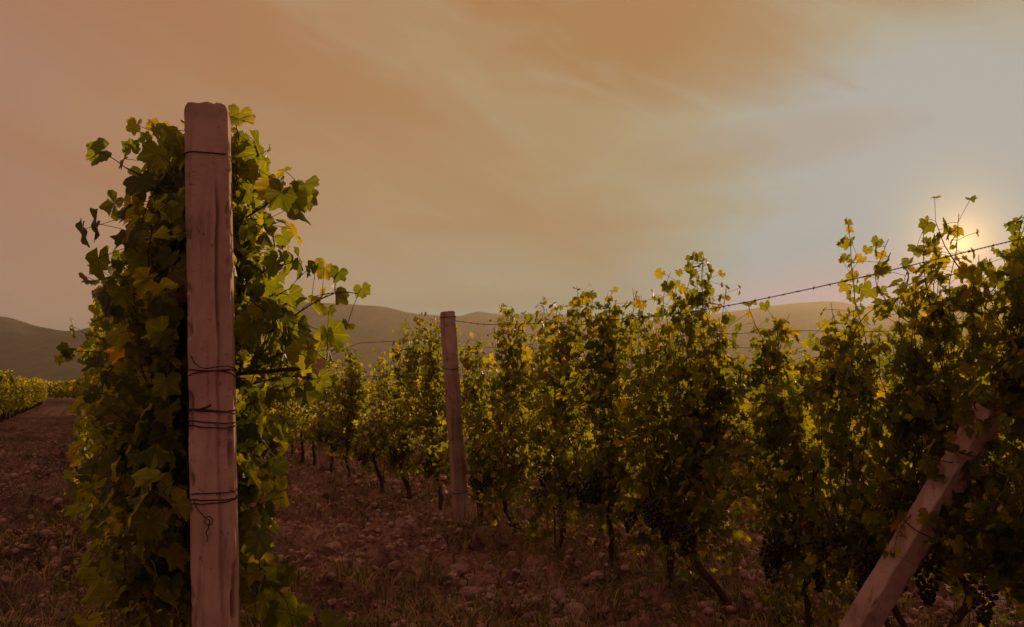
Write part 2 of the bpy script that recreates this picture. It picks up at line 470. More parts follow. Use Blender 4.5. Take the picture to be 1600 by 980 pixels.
# ------------------------------------------------------------------ haze
hb = 3900
hv = np.array([[x, y, z] for z in (-6, 360) for y in (-hb, hb) for x in (-hb, hb)], float)
hf = np.array([[0, 2, 3, 1], [4, 5, 7, 6], [0, 1, 5, 4], [2, 6, 7, 3], [0, 4, 6, 2], [1, 3, 7, 5]])
mh = bpy.data.materials.new('haze_air'); mh.use_nodes = True
for n in list(mh.node_tree.nodes): mh.node_tree.nodes.remove(n)
q = NB(mh.node_tree); pv = q.new('ShaderNodeVolumePrincipled'); oo = q.new('ShaderNodeOutputMaterial')
pv.inputs['Color'].default_value = (.40, .40, .335, 1); pv.inputs['Density'].default_value = 2.1e-4; pv.inputs['Anisotropy'].default_value = .55
q.l.new(pv.outputs[0], oo.inputs['Volume'])
haze = link('haze', mesh('haze', hv, hf, mh, smooth=False)); tag(haze, 'warm evening haze over the valley', kind='stuff')

# ------------------------------------------------------------------ vine leaves
HALF = [(0, 1.0), (6, .90), (11, .91), (16, .80), (23, .72), (29, .78), (36, .82), (43, .93), (51, .96), (58, .86), (66, .84), (75, .70), (85, .73), (95, .80), (106, .82), (118, .74), (134, .72), (150, .62), (168, .34)]


def leaf_geo(seed, hi=True):
    g = random.Random(seed)
    if hi:
        half = HALF
    else:
        half = [HALF[k] for k in (0, 4, 8, 11, 13, 16, 18)]
    pts = [(0.0, 0.0)]
    ring = [(-a, r) for a, r in reversed(half[1:])] + list(half)
    cup = g.uniform(-.35, .12); fold = g.uniform(.05, .45); wav = g.uniform(.04, .16); ph = g.uniform(0, 6.28); tip = g.uniform(-.5, .1)
    for a, r in ring:
        r *= g.uniform(.92, 1.07); th = math.radians(a + g.uniform(-2, 2))
        pts.append((r * math.sin(th), r * math.cos(th)))
    P = np.array(pts); rad = np.hypot(P[:, 0], P[:, 1])
    z = cup * rad ** 2 + fold * np.abs(P[:, 0]) + wav * np.sin(5 * np.arctan2(P[:, 0], P[:, 1]) + ph) * rad + tip * np.clip(P[:, 1], 0, 1) ** 2 * .5
    V = np.column_stack([P, z]); n = len(ring)
    f = np.array([[0, k + 1, k] for k in range(1, n)])
    return V, f


NV = 14
TINTS = [.05, .15, .22, .3, .36, .42, .5, .55, .6, .66, .72, .80, .88, .97]
HI = [leaf_geo(100 + k) for k in range(NV)]
LO = [leaf_geo(200 + k, False) for k in range(NV)]


def leaf_attr(V, t): return np.column_stack([V[:, 0], V[:, 1], np.full(len(V), t), np.ones(len(V))])


LEAF_ME = [mesh('leaf', V, f, M_LEAF, leaf_attr(V, TINTS[k])) for k, (V, f) in enumerate(HI)]
TW = np.array([5, 8, 10, 11, 11, 10, 10, 9, 8, 7, 4, 1.6, .5, .3]); TW = TW / TW.sum()


TW_GREEN = np.array([5, 8, 10, 11, 11, 10, 10, 9, 8, 7, 4, 1.4, .2, .08]); TW_GREEN = TW_GREEN / TW_GREEN.sum()
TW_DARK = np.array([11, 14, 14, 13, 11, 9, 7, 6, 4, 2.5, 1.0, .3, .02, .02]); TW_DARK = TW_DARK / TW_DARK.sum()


def join_leaves(L, lib, jitter, rs):
    """L: list of (origin, X, Y, Z axes scaled, variant) -> arrays"""
    mb = MB()
    for k in range(NV):
        sel = [l for l in L if l[4] == k]
        if not sel: continue
        V, f = lib[k]
        M = np.array([[l[1], l[2], l[3]] for l in sel])        # n,3axes,3
        O = np.array([l[0] for l in sel])
        W_ = np.einsum('va,nac->nvc', V, M) + O[:, None]
        n, m = len(sel), len(V)
        ff = (f[None] + (np.arange(n) * m)[:, None, None]).reshape(-1, 3)
        t = np.clip(TINTS[k] + rs.uniform(-jitter, jitter, n), 0, 1)
        c = np.concatenate([np.broadcast_to(V[None, :, :2], (n, m, 2)), np.broadcast_to(t[:, None, None], (n, m, 1)), np.ones((n, m, 1))], -1)
        mb.add(W_.reshape(-1, 3), None, ff, c.reshape(-1, 4))
    return mb


N2 = np.array([RN[0], RN[1], 0.0]); U2 = np.array([RU[0], RU[1], 0.0]); UP = np.array([0, 0, 1.0])


def nrm(a): return a / (np.linalg.norm(a) + 1e-9)


def place_leaf(rs, node, outd, size, tw=None, flat=.5):
    pet = nrm(outd + rs.normal(0, .35, 3) + UP * .15) * size * rs.uniform(.7, 1.3)
    o = node + pet
    nz = nrm(outd * .9 + UP * rs.uniform(0, .9) + rs.normal(0, .45, 3))
    tip = outd * .45 - UP * .9 + rs.normal(0, .4, 3)
    tip = nrm(tip - nz * tip.dot(nz)); xx = np.cross(tip, nz)
    k = int(rs.choice(NV, p=TW if tw is None else tw))
    return (o, xx * size, tip * size, nz * size, k), node, o


def make_vine(rs, base, top=2.0, width=.26, spread=.36, bottom=.42, shoots=13, size=.052, head=.62, trunk_lean=(0, 0), extra=(), second=.7, strays=2, tall=None, tw=None, lim=.30, tops=(.82, 1.0), peak=.16):
    """returns trunk polyline+radii, shoots (polylines), petioles, leaves"""
    base = np.asarray(base, float)
    hd = base + np.array([0, 0, head]) + U2 * trunk_lean[0] + N2 * trunk_lean[1]
    k = 13; kf1, kf2, kf3, kfa = rs.uniform(3, 7), rs.uniform(3, 6), rs.uniform(0, 6), rs.uniform(.02, .06)
    tp = np.array([base + (hd - base) * (s_) + (U2 * math.sin(s_ * kf1 + kf3) + N2 * math.cos(s_ * kf2)) * kfa * math.sin(s_ * 3.14) + rs.normal(0, .004, 3) + (np.array([0, 0, -.06]) if s_ == 0 else 0) for s_ in np.linspace(0, 1, k)])
    tr = np.linspace(.023, .015, k) * rs.uniform(.75, 1.3, k) * rs.uniform(.75, 1.25)
    tr[0] *= 1.4; tr[-1] *= 1.3
    lines, leaves, pets = [], [], []
    step = .045 if size > .05 else .036
    cord = [hd + U2 * s_ * spread * .8 + UP * .05 * abs(s_) for s_ in (-1, -.5, 0, .5, 1)]
    lines.append((np.array(cord), np.linspace(.012, .008, 5)))
    if rs.uniform() < .6:       # a second stem, or a sucker from the root
        e_ = hd + U2 * rs.uniform(-.3, .3) + N2 * rs.uniform(-.08, .08) + UP * .1; b_0 = base + U2 * rs.uniform(-.05, .05)
        lines.append((np.array([b_0 + (e_ - b_0) * t_ + U2 * math.sin(t_ * 4 + kf3) * .03 * math.sin(t_ * 3.14) - UP * (.05 if t_ == 0 else 0) for t_ in np.linspace(0, 1, 9)]), np.linspace(.011, .007, 9) * rs.uniform(.6, 1.2)))

    def walk(p, d, length, zt, rad, droop=0.0, wander=.22, hold=1.0, size=size, free=False):
        P = [p.copy()]; n = int(length / step); side = rs.choice([-1, 1])
        for s_ in range(n):
            off = (P[-1] - base); ac = off.dot(N2); al = off.dot(U2)
            d = nrm(d + rs.normal(0, wander, 3) * .5 + UP * (.10 - droop * (s_ / n) * 2.2) - N2 * ac * .5 * hold - U2 * max(0, abs(al) - spread) * np.sign(al) * 1.2)
            P.append(P[-1] + d * step)
            if P[-1][2] > zt or (P[-1][2] < base[2] + bottom - .1 and d[2] < 0): break
            if not free and abs((P[-1] - base).dot(N2)) > lim * (1.0 + .18 * math.sin(P[-1][2] * 9 + P[-1][1] * 5)): break
            h = P[-1][2] - base[2]
            outd = nrm(N2 * (side * rs.uniform(.2, 1.1) + ac * 2) + U2 * rs.normal(0, .5) + np.cross(d, rs.normal(0, 1, 3)) * .5)
            side = -side
            taper = 1.0 if s_ < n * .7 else max(.4, 1 - (s_ - n * .7) / (n * .3) * .6)
            sz = size * rs.uniform(.58, 1.38) * taper
            if rs.uniform() < .9:
                l, a_, b_ = place_leaf(rs, P[-1], outd, sz, tw); leaves.append(l); pets.append((a_, b_))
            if rs.uniform() < second:
                l, a_, b_ = place_leaf(rs, P[-1] - outd * .04 + rs.normal(0, .045, 3), -outd, sz * rs.uniform(.6, 1), tw); leaves.append(l); pets.append((P[-1], b_))
        P = np.array(P)
        if len(P) > 2: lines.append((P, np.linspace(rad, .0014, len(P))))
        return P
    ups = []
    for s_ in range(shoots):
        t = rs.uniform(-1, 1)
        p = hd + U2 * t * spread * .85 + N2 * rs.normal(0, .03)
        zt = base[2] + top * rs.uniform(*tops) - abs(t) ** 1.5 * rs.uniform(.1, 1.0) * peak
        P = walk(p, nrm(UP + N2 * rs.normal(0, .3) + U2 * rs.normal(0, .25)), 2.6, zt, .0042, hold=1.9, free=True)
        ups.append(P)
    if tall:
        for (al, ht) in tall:
            walk(hd + U2 * al, UP, 2.6, base[2] + ht, .0045, wander=.10, hold=2.2)
    # laterals that fill the sides and hang down
    for s_ in range(int(shoots * 1.5)):
        P = ups[int(rs.integers(0, len(ups)))]
        if len(P) < 6: continue
        p = P[int(rs.uniform(.05, .75) * len(P))]
        sd = rs.choice([-1, 1])
        walk(p, nrm(N2 * sd * rs.uniform(.7, 1.3) * width / .26 + U2 * rs.normal(0, .6) + UP * rs.uniform(-.5, .3)), rs.uniform(.3, .75), base[2] + top, .0028, droop=rs.uniform(.05, .35), hold=.26 / width)
    for s_ in range(int(shoots * .8)):
        p = hd + U2 * rs.uniform(-1, 1) * spread * .8
        walk(p, nrm(N2 * rs.normal(0, .8) + U2 * rs.normal(0, .7) - UP * .35), rs.uniform(.3, .65), base[2] + top, .0028, droop=.3)
    for s_ in range(strays):
        P = ups[int(rs.integers(0, len(ups)))]
        p = P[int(rs.uniform(.4, .95) * len(P)) if len(P) > 2 else 0]
        walk(p, nrm(N2 * rs.normal(0, 1.2) + U2 * rs.normal(0, .7) + UP * .5), rs.uniform(.3, .6), base[2] + top + .08, .0025, droop=.12, hold=.1)
    for (p, d, ln, dr) in extra:
        walk(np.asarray(p, float), nrm(np.asarray(d, float)), ln, 9, .003, droop=dr, hold=0, wander=.12, free=True)
    return tp, tr, lines, pets, leaves


# ---- the vines that stand in the two near rows
VINES = []       # dicts waiting for their leaves


def vine_thing(Y, k, label, group, seed, **kw):
    rs = np.random.default_rng(seed)
    x = row_x(k, Y); z = gz1(x, Y)
    clusters = kw.pop('clusters', 2); quota = kw.pop('quota', 200); hires = kw.pop('hires', True)
    tp, tr, lines, pets, leaves = make_vine(rs, (x, Y, z), **kw)
    def hides(P):       # nothing grows through or in front of the two posts' near sides
        qx, qy, qd = proj(P)
        if k == 0 and Y < 4.0: return (qx > 274) & (qx < 384) & (qd < 2.80)
        if k == 1 and 8 < Y < 10.5: return (np.abs(qx - (699 + (qy - 487) / 343 * 23)) < 17) & (qd < 9.4)
        return np.zeros(len(qx), bool)
    if k == 0 and Y < 4.0 or k == 1 and 8 < Y < 10.5:
        hm = hides([l[0] for l in leaves]); leaves = [l for l, h_ in zip(leaves, hm) if not h_]
        pets = [p_ for p_ in pets if not hides(np.array(p_)).any()]
        cut = []
        for P, r_ in lines:
            hm = hides(P); i0 = 0
            for i1 in range(len(P) + 1):
                if i1 == len(P) or hm[i1]:
                    if i1 - i0 > 2: cut.append((P[i0:i1], r_[i0:i1]))
                    i0 = i1 + 1
        lines = cut
    root = empty('grape_vine', (x, Y, z)); tag(root, label, 'grapevine', group)
    off = (x, Y, z)
    mb = MB(); mb.tube(tp, tr, 8); mb.build('trunk', M_BARK, root, off=off)
    mb = MB()
    for P, r_ in lines: mb.tube(P, r_, 5)
    for a_, b_ in pets: mb.tube([a_, (a_ + b_) / 2 + UP * .004, b_], .0011, 3)
    mb.build('shoots', M_CANE, root, off=off)
    for c_ in range(clusters):
        hx = tp[-1] + U2 * rs.uniform(-.3, .3) + N2 * -rs.uniform(.05, .2) + UP * rs.uniform(-.04, .12)
        if not hides(np.array([hx, hx + N2 * .05, hx - N2 * .05])).any(): cluster(rs, hx, root, off)
    VINES.append(dict(root=root, off=np.array(off), leaves=leaves, quota=quota, hires=hires, rs=rs))
    return root


def ico(sub=1):
    import bmesh
    bm = bmesh.new(); bmesh.ops.create_icosphere(bm, subdivisions=sub, radius=1)
    V = np.array([v_.co[:] for v_ in bm.verts]); f = np.array([[v_.index for v_ in fc.verts] for fc in bm.faces]); bm.free()
    return V, f


ICO1, ICO2, ICO3 = ico(1), ico(2), ico(3)


def cluster(rs, p, root, off, ln=None):
    mb = MB(); ln = ln or rs.uniform(.12, .18)
    mb.tube([p + UP * .05, p + UP * .01, p - UP * ln * .9], [.002, .003, .002], 4)
    V, f = ICO2
    n = 46
    for k in range(n):
        t = (k + .5) / n; a = k * 2.4; w = .042 * (1 - t) ** .65 + .008
        c = p - UP * t * ln + np.array([math.cos(a), math.sin(a), 0]) * w + rs.normal(0, .003, 3)
        mb.add(V * rs.uniform(.0085, .0105) + c, None, f)
    o = mb.build('grape_cluster', M_GRAPE, root, off=off)
    return o


A_GRP = 'vines of the near left row'
B_GRP = 'vines of the long right row'

# near left row: the first vines, from the concrete post backwards
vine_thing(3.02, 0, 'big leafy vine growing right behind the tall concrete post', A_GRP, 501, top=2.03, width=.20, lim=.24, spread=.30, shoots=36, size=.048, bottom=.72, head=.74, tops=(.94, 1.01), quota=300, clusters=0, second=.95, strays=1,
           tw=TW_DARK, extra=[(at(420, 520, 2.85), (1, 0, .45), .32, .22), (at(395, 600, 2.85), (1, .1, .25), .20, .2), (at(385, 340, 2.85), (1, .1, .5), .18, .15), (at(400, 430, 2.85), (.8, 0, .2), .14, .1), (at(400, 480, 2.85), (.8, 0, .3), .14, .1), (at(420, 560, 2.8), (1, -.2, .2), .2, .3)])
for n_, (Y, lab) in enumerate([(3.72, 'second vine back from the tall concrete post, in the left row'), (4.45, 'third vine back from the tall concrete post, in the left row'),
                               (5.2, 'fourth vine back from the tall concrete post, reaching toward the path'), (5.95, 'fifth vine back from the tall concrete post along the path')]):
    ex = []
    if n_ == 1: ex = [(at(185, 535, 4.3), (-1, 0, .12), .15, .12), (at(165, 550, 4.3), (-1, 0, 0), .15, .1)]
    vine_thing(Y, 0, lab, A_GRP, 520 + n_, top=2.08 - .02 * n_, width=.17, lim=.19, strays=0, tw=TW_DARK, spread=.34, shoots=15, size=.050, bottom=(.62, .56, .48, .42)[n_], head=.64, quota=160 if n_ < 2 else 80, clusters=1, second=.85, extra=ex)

# right row, from the frame edge to beyond the leaning post
BV = [
    (3.50, 'vine at the right-hand edge of the view, largely cut off', dict(top=2.0, shoots=17, peak=.2, quota=150)),
    (3.93, 'tall vine whose crown hides the sun, above the slanting strut', dict(top=1.98, shoots=16, peak=.3, quota=300, bottom=.62, extra=[(at(1500, 420, 4.0), (-.75, 0, 1), .22, .0)])),
    (4.38, 'shorter vine just left of the slanting strut', dict(top=1.68, shoots=13, peak=.25, quota=260, bottom=.5)),
    (4.92, 'vine with one thin shoot sticking up past the barbed wire', dict(top=1.74, shoots=15, peak=.2, spread=.38, quota=280, tall=[(-.22, 2.04)], bottom=.15)),
    (5.46, 'dense vine with a pointed leafy top and a crooked bare trunk', dict(top=1.78, shoots=14, quota=280, tall=[(.0, 2.0), (.03, 2.02), (-.03, 1.95)], trunk_lean=(.22, -.1))),
    (6.04, 'broad vine with a ragged two-horned top', dict(top=1.96, shoots=15, quota=260)),
    (6.69, 'full vine with a rounded top under the sagging wire', dict(top=1.98, shoots=15, quota=240)),
    (7.42, 'vine with a peaked top, third to the right of the leaning post', dict(top=1.97, shoots=15, quota=220)),
    (8.12, 'vine with twin stems, second to the right of the leaning post', dict(top=2.0, shoots=15, quota=200)),
    (8.86, 'vine touching the right side of the leaning post', dict(top=1.74, shoots=13, quota=160)),
    (9.85, 'vine touching the left side of the leaning post', dict(top=1.92, shoots=13, quota=120)),
    (10.75, 'tall rounded vine, second to the left of the leaning post', dict(top=2.02, shoots=15, quota=120)),
    (11.7, 'thin vine with sky showing round it, left of the tall rounded one', dict(top=1.75, shoots=11, quota=80)),
    (13.1, 'rounded vine standing apart behind the near left foliage', dict(top=1.84, shoots=14, quota=80)),
    (14.1, 'low vine beside the far pale post of the right row', dict(top=1.6, shoots=12, quota=60)),
]
for n_, (Y, lab, kw) in enumerate(BV):
    kw = dict(kw); kw.setdefault('width', .25); kw.setdefault('spread', .33); kw.setdefault('peak', .62); kw['shoots'] += 2
    kw.setdefault('second', .68); kw.setdefault('strays', 1); kw.setdefault('bottom', (.22, .12, .28, .10)[n_ % 4] if Y < 9.2 else .36)
    if 'trunk_lean' not in kw: kw['trunk_lean'] = (rnd.uniform(-.14, .14), rnd.uniform(-.1, .1))
    vine_thing(Y, 1, lab, B_GRP, 700 + n_, size=.039, lim=.27, clusters=3 if Y < 9 else 2, head=.5, tw=TW_GREEN, **kw)

# ------------------------------------------------------------------ leaves: those that show largest become parts
cands = []
occ = {}
CELL = 5.0
pA0, pA1 = at(337, 980, 2.67), at(325, 172, 2.67)
for vi, V_ in enumerate(VINES):
    O = np.array([l[0] + l[2] * .4 for l in V_['leaves']])
    px, py, dep = proj(O)
    for li, (x_, y_, d_) in enumerate(zip(px, py, dep)):
        if not (-20 < x_ < 1620 and -20 < y_ < 1000): continue
        if 288 < x_ < 372 and y_ > 170 and d_ > 2.7: continue
        s_ = np.linalg.norm(V_['leaves'][li][2]) * F / d_
        cell = (int(x_ / (CELL + s_ * .25 * 0)), int(y_ / CELL))
        cands.append((d_, vi, li, x_, y_, s_))
cands.sort()
taken = {}
grid = np.zeros((220, 340), bool)
for d_, vi, li, x_, y_, s_ in cands:
    cx_, cy_ = int((x_ + 40) / 5), int((y_ + 40) / 5)
    r_ = max(1, int(s_ * .45 / 5))
    sl_ = grid[max(0, cy_ - r_):cy_ + r_ + 1, max(0, cx_ - r_):cx_ + r_ + 1]
    if sl_.size and sl_.mean() < .75:
        taken.setdefault(vi, []).append((s_, li))
        sl_[:] = True
for vi, V_ in enumerate(VINES):
    pick = [li for s_, li in sorted(taken.get(vi, []), reverse=True)[:V_['quota']] if s_ * 1.7 > 10]
    ps = set(pick); root, off = V_['root'], V_['off']
    for li in pick:
        o_, X_, Y_, Z_, k_ = V_['leaves'][li]
        lo = bpy.data.objects.new('leaf', LEAF_ME[k_]); COL.objects.link(lo); lo.parent = root
        lo.matrix_local = Matrix(((X_[0], Y_[0], Z_[0], o_[0] - off[0]), (X_[1], Y_[1], Z_[1], o_[1] - off[1]), (X_[2], Y_[2], Z_[2], o_[2] - off[2]), (0, 0, 0, 1)))
    rest = [l for n_, l in enumerate(V_['leaves']) if n_ not in ps]
    mb = join_leaves(rest, HI if off[1] < 5 else LO, .05, V_['rs'])
    fo = mb.build('foliage', M_LEAF, root, off=off); tag(fo, kind='stuff')

# one leaf on a long bare stalk, held out to the left of the near vine
V0 = VINES[0]
rs = np.random.default_rng(9)
mb = MB()
a_, b_, c_, d_ = [np.array(at(x, y, 3.0)) for x, y in ((222, 275), (196, 262), (180, 250), (157, 236))]
mb.tube([a_, (a_ + b_) / 2, b_], [.004, .003, .002], 6); mb.tube([b_, c_, d_], [.0016, .0014, .0012], 5)
mb.tube([np.array(at(420, 580, 2.8)), np.array(at(455, 577, 2.78)), np.array(at(482, 575, 2.76))], [.006, .006, .004], 6)
mb.tube([np.array(at(365, 585, 2.9)), np.array(at(420, 580, 2.8))], [.006, .006], 6)
mb.build('bare_stalk', M_CANE, V0['root'], off=V0['off'])
for (px_, py_, Y_, dx, dz, sz, kk) in ((157, 236, 3.0, -1, -.35, .056, 2), (205, 232, 3.0, -.1, .9, .035, 1), (228, 218, 3.0, .2, .8, .028, 3), (196, 670, 2.95, .05, -1, .040, 0)):
    o_ = np.array(at(px_, py_, Y_)); tip = nrm(np.array([dx, -.1, dz])); nz = nrm(np.array([.1, -1, .35])); nz = nrm(nz - tip * nz.dot(tip)); xx = np.cross(tip, nz)
    lo = link('leaf', LEAF_ME[kk], V0['root']); f_ = V0['off']
    X_, Y2, Z_ = xx * sz, tip * sz, nz * sz
    lo.matrix_local = Matrix(((X_[0], Y2[0], Z_[0], o_[0] - f_[0]), (X_[1], Y2[1], Z_[1], o_[1] - f_[1]), (X_[2], Y2[2], Z_[2], o_[2] - f_[2]), (0, 0, 0, 1)))

# ------------------------------------------------------------------ farther vines: a few templates, copied


def far_template(seed, top, nl, size, leaf4=False, trunk=True):
    rs = np.random.default_rng(seed)
    mb = MB()
    L = []
    for s_ in range(nl):
        t = rs.uniform(0, 1); z = .42 + (top - .42) * t
        w = .27 * (1 - .45 * t) * (1 + .3 * math.sin(s_))
        col_ = rs.choice([-.22, .0, .2]) if t > .75 else rs.uniform(-.42, .42)
        sd = rs.choice([-1, 1])
        p = np.array([0, 0, z]) + U2 * (col_ + rs.normal(0, .05)) + N2 * sd * w * math.sqrt(rs.uniform(.1, 1))
        l, _, _ = place_leaf(rs, p, nrm(N2 * sd + rs.normal(0, .5, 3)), size * rs.uniform(.7, 1.3))
        L.append(l)
    lib = LO if not leaf4 else [(np.array([[0, 0, 0], [-.7, .3, .1], [-.3, .9, 0], [.35, .9, -.1], [.7, .25, .1], [0, -.5, .1]]), np.array([[0, 2, 1], [0, 3, 2], [0, 4, 3], [0, 1, 5], [0, 5, 4]]))] * NV
    jb = join_leaves(L, lib, .06, rs)
    V = np.vstack(jb.v); T = np.vstack(jb.t); C = np.vstack(jb.c)
    if trunk:
        tv, tq, tt = tube([(0, 0, -.08), (.02, .01, .2), (-.015, 0, .45), (.0, .02, .75)], [.035, .027, .024, .018], 5)
        T2 = np.vstack([tq[:, [0, 1, 2]], tq[:, [0, 2, 3]], tt]) + len(V)
        me = mesh('grape_vine', np.vstack([V, tv]), np.vstack([T, T2]), [M_LEAF, M_BARK], np.vstack([C, np.zeros((len(tv), 4))]))
        mi = np.zeros(len(T) + len(T2), dtype=np.int32); mi[len(T):] = 1
        me.polygons.foreach_set('material_index', mi)
        return me
    return V, T, C


FT = [far_template(40 + k, 1.95, 520, .055) for k in range(4)]
FT2 = [far_template(60 + k, 1.62, 420, .06) for k in range(4)]
FT3 = [far_template(80 + k, 1.22, 480, .055) for k in range(4)]


def far_vines(k, Ys, lib, label, group, jit=.1):
    for n_, Y in enumerate(Ys):
        if k < 0 and rnd.random() < .06: continue
        Y = Y + rnd.uniform(-jit, jit); x = row_x(k, Y)
        lb = (label[n_] if n_ < len(label) - 1 else label[-1]) if isinstance(label, list) else label
        o = link('grape_vine', lib[rnd.randrange(4)]); o.location = (x, Y, gz1(x, Y))
        o.rotation_euler.z = rnd.choice([0, math.pi]) + rnd.uniform(-.1, .1)
        o.scale = (rnd.uniform(.9, 1.1), rnd.uniform(.9, 1.1), rnd.uniform(.84, 1.10))
        tag(o, lb, 'grapevine', group)


far_vines(0, np.arange(6.7, 70, .78), FT, [w_ + ' vine back from the tall concrete post, in the left row' for w_ in ('sixth', 'seventh', 'eighth', 'ninth', 'tenth', 'eleventh')] + ['small distant vine where the left row narrows along the path'], A_GRP)
far_vines(1, np.arange(15.1, 50, .8), FT, [w_ + ' vine beyond the far pale post of the right row' for w_ in ('first', 'second', 'third', 'fourth')] + ['distant vine of the right row well beyond its far pale post'], B_GRP)
far_vines(2, np.arange(6.2, 22, .72), FT3, 'low backlit vine of the row behind the long right row', 'low vines of the row behind')
far_vines(-1, np.arange(22, 72, .78), FT2, 'vine across the path at the far left edge', 'vines across the path')
far_vines(-2, np.arange(34, 72, .8), FT2, 'vine of the second row across the path', 'vines of the second row across the path')

# the far block of vineyard that closes the view
tv = [far_template(90 + k, 1.55, 70, .17, True, False) for k in range(4)]
mb = MB(); rs = np.random.default_rng(3)
for Yr in (78, 82, 86, 91, 97, 104):
    for X in np.arange(-62, 75, .8 if Yr < 90 else 1.0):
        V, T, C = tv[int(rs.integers(4))]; s_ = rs.uniform(.85, 1.15)
        ang_ = rs.uniform(0, 6.28); c_, d_ = math.cos(ang_), math.sin(ang_)
        Vr = np.column_stack([V[:, 0] * c_ - V[:, 1] * d_, V[:, 0] * d_ + V[:, 1] * c_, V[:, 2]]) * s_
        mb.add(Vr + np.array([X, Yr + rs.uniform(-.3, .3), 0]), None, T, C)
o = mb.build('distant_vines', M_LEAF); tag(o, 'far block of vineyard at the foot of the hills', 'vineyard', kind='stuff')

# ------------------------------------------------------------------ concrete posts


def post(name, p0, p1, w, dpt, m_, seed, label, cat, group=None, rows=170, chip=.02, crack=True, ridge=False, turn=0.0):
    """square cast post from p0 (foot) to p1 (top): rounded arrises, chipped top, a crack down the face"""
    p0, p1 = np.array(p0, float), np.array(p1, float)
    ax = p1 - p0; L = np.linalg.norm(ax); ax = ax / L
    xa = nrm(np.cross(ax, U2)) ; ya = np.cross(ax, xa)          # xa across the row, ya along it
    if xa.dot(N2) < 0: xa, ya = -xa, -ya
    if turn: xa, ya = xa * math.cos(turn) - ya * math.sin(turn) * math.copysign(1, ya.dot(U2)), ya * math.cos(turn) + xa * math.sin(turn) * math.copysign(1, ya.dot(U2))
    n = 184
    # a square with small rounded arrises, points evenly spaced round it
    rc = .10; q1 = []
    for c0x, c0y, a0 in ((1 - rc, 1 - rc, 0), (-1 + rc, 1 - rc, 90), (-1 + rc, -1 + rc, 180), (1 - rc, -1 + rc, 270)):
        for a_ in np.linspace(a0, a0 + 90, 12): q1.append((c0x + rc * math.cos(R(a_)), c0y + rc * math.sin(R(a_))))
    q1.append(q1[0]); q1 = np.array(q1); sl0 = np.concatenate([[0], np.cumsum(np.hypot(*np.diff(q1, axis=0).T))])
    uu = np.linspace(0, sl0[-1], n, endpoint=False)
    cx, cy = np.interp(uu, sl0, q1[:, 0]), np.interp(uu, sl0, q1[:, 1])
    t = np.linspace(0, 1, rows); h = (t * L)[:, None] * np.ones((1, n))
    X = cx[None] * w / 2 + h * 0; Yv = cy[None] * dpt / 2 + h * 0
    nn = fbm(X * 22 + seed, Yv * 22 + 4, h * 9, 4) - .5
    n2_ = fbm(X * 60 + seed, Yv * 60, h * 40, 3) - .5
    edge = np.clip((np.minimum(np.abs(cx), np.abs(cy)) - .72) / .2, 0, 1)[None]
    chipm = np.clip(fbm(X * 9 + seed * 2, Yv * 9, h * 14, 3) - .52, 0, 1) * edge
    inset = nn * .004 + n2_ * .0012 - chipm * .09 * chip / .02
    dirt = np.clip(chipm * 6, 0, 1)
    if crack:
        # a flaked seam that wanders down the camera side, towards its right-hand third
        path = w * (.20 + .10 * (vnoise(h[:, 0] * 3.1 + seed, h[:, 0] * 0) - .5) + .05 * (vnoise(h[:, 0] * 11, h[:, 0] * 0 + 5) - .5))
        camside = -1 if ya.dot(U2) > 0 else 1
        face = (cy[None] * camside > .9) * np.ones_like(h)
        sx = X - path[:, None]
        on = np.clip(vnoise(h * 3.3 + seed, h * 0 + seed) * 3 - 1.0, 0, 1) * np.clip((L - .20 - h) * 12, 0, 1)
        m1 = np.exp(-(sx / .0042) ** 2) * face * (.3 * np.clip((L - .15 - h) * 12, 0, 1) + .7 * on)
        lip = np.exp(-np.clip(sx, 0, 1) / .016) * (sx > 0) * face * on
        inset = inset - m1 * .007 - lip * .0035
        inset = inset - face * np.exp(-((sx + .012) / .01) ** 2) * -.0015
        dirt = np.clip(dirt + m1 * 1.0 + lip * .35, 0, 1)
    sc_ = 1 + inset / (w / 2)
    topc = np.clip((h - (L - .03)) / .03, 0, 1)
    sc_ = sc_ * (1 - .17 * topc ** 2.5)
    P = p0 + h[..., None] * ax + (X * sc_)[..., None] * xa + (Yv * sc_)[..., None] * ya
    # broken top edge
    brk = (fbm(X[-1] * 30 + seed, Yv[-1] * 30, o=3) - .5) * chip * .8
    for r_ in range(1, 6): P[-r_] += (brk * (1 - (r_ - 1) / 5))[:, None] * ax
    dirt = np.clip(dirt + np.clip((h - (L - .05)) / .05, 0, 1) * .7, 0, 1)
    V = P.reshape(-1, 3)
    i = np.arange(rows - 1)[:, None] * n; j = np.arange(n)[None]; jn = (j + 1) % n
    f = np.stack([i + j, i + jn, i + n + jn, i + n + j], -1).reshape(-1, 4)
    # top cap in rings, slightly rough
    ringv, tri = [], []
    last = (rows - 1) * n; cnt = len(V); prev = last; A = [V]; D = [dirt.reshape(-1)]
    cen = P[-1].mean(0)
    for q_ in (.75, .45, .2):
        rv = cen + (P[-1] - cen) * q_ + ax * ((fbm(X[-1] * q_ * 40, Yv[-1] * q_ * 40, o=2) - .35) * chip)[:, None]
        A.append(rv); D.append(np.full(n, .8))
        jj = np.arange(n); f = np.vstack([f, np.stack([prev + jj, prev + (jj + 1) % n, cnt + (jj + 1) % n, cnt + jj], -1)])
        prev = cnt; cnt += n
    A.append(cen[None] + ax * chip * .2); D.append(np.array([.8])); jj = np.arange(n)
    t3 = np.stack([prev + jj, prev + (jj + 1) % n, jj * 0 + cnt], -1)
    V = np.vstack(A); D = np.concatenate(D)
    me = mesh(name, V - p0, [f, t3], m_, np.column_stack([D, D, D, np.ones(len(D))]))
    o = link(name, me); o.location = p0
    tag(o, label, cat, group)
    return o, (p0, ax, xa, ya, L)


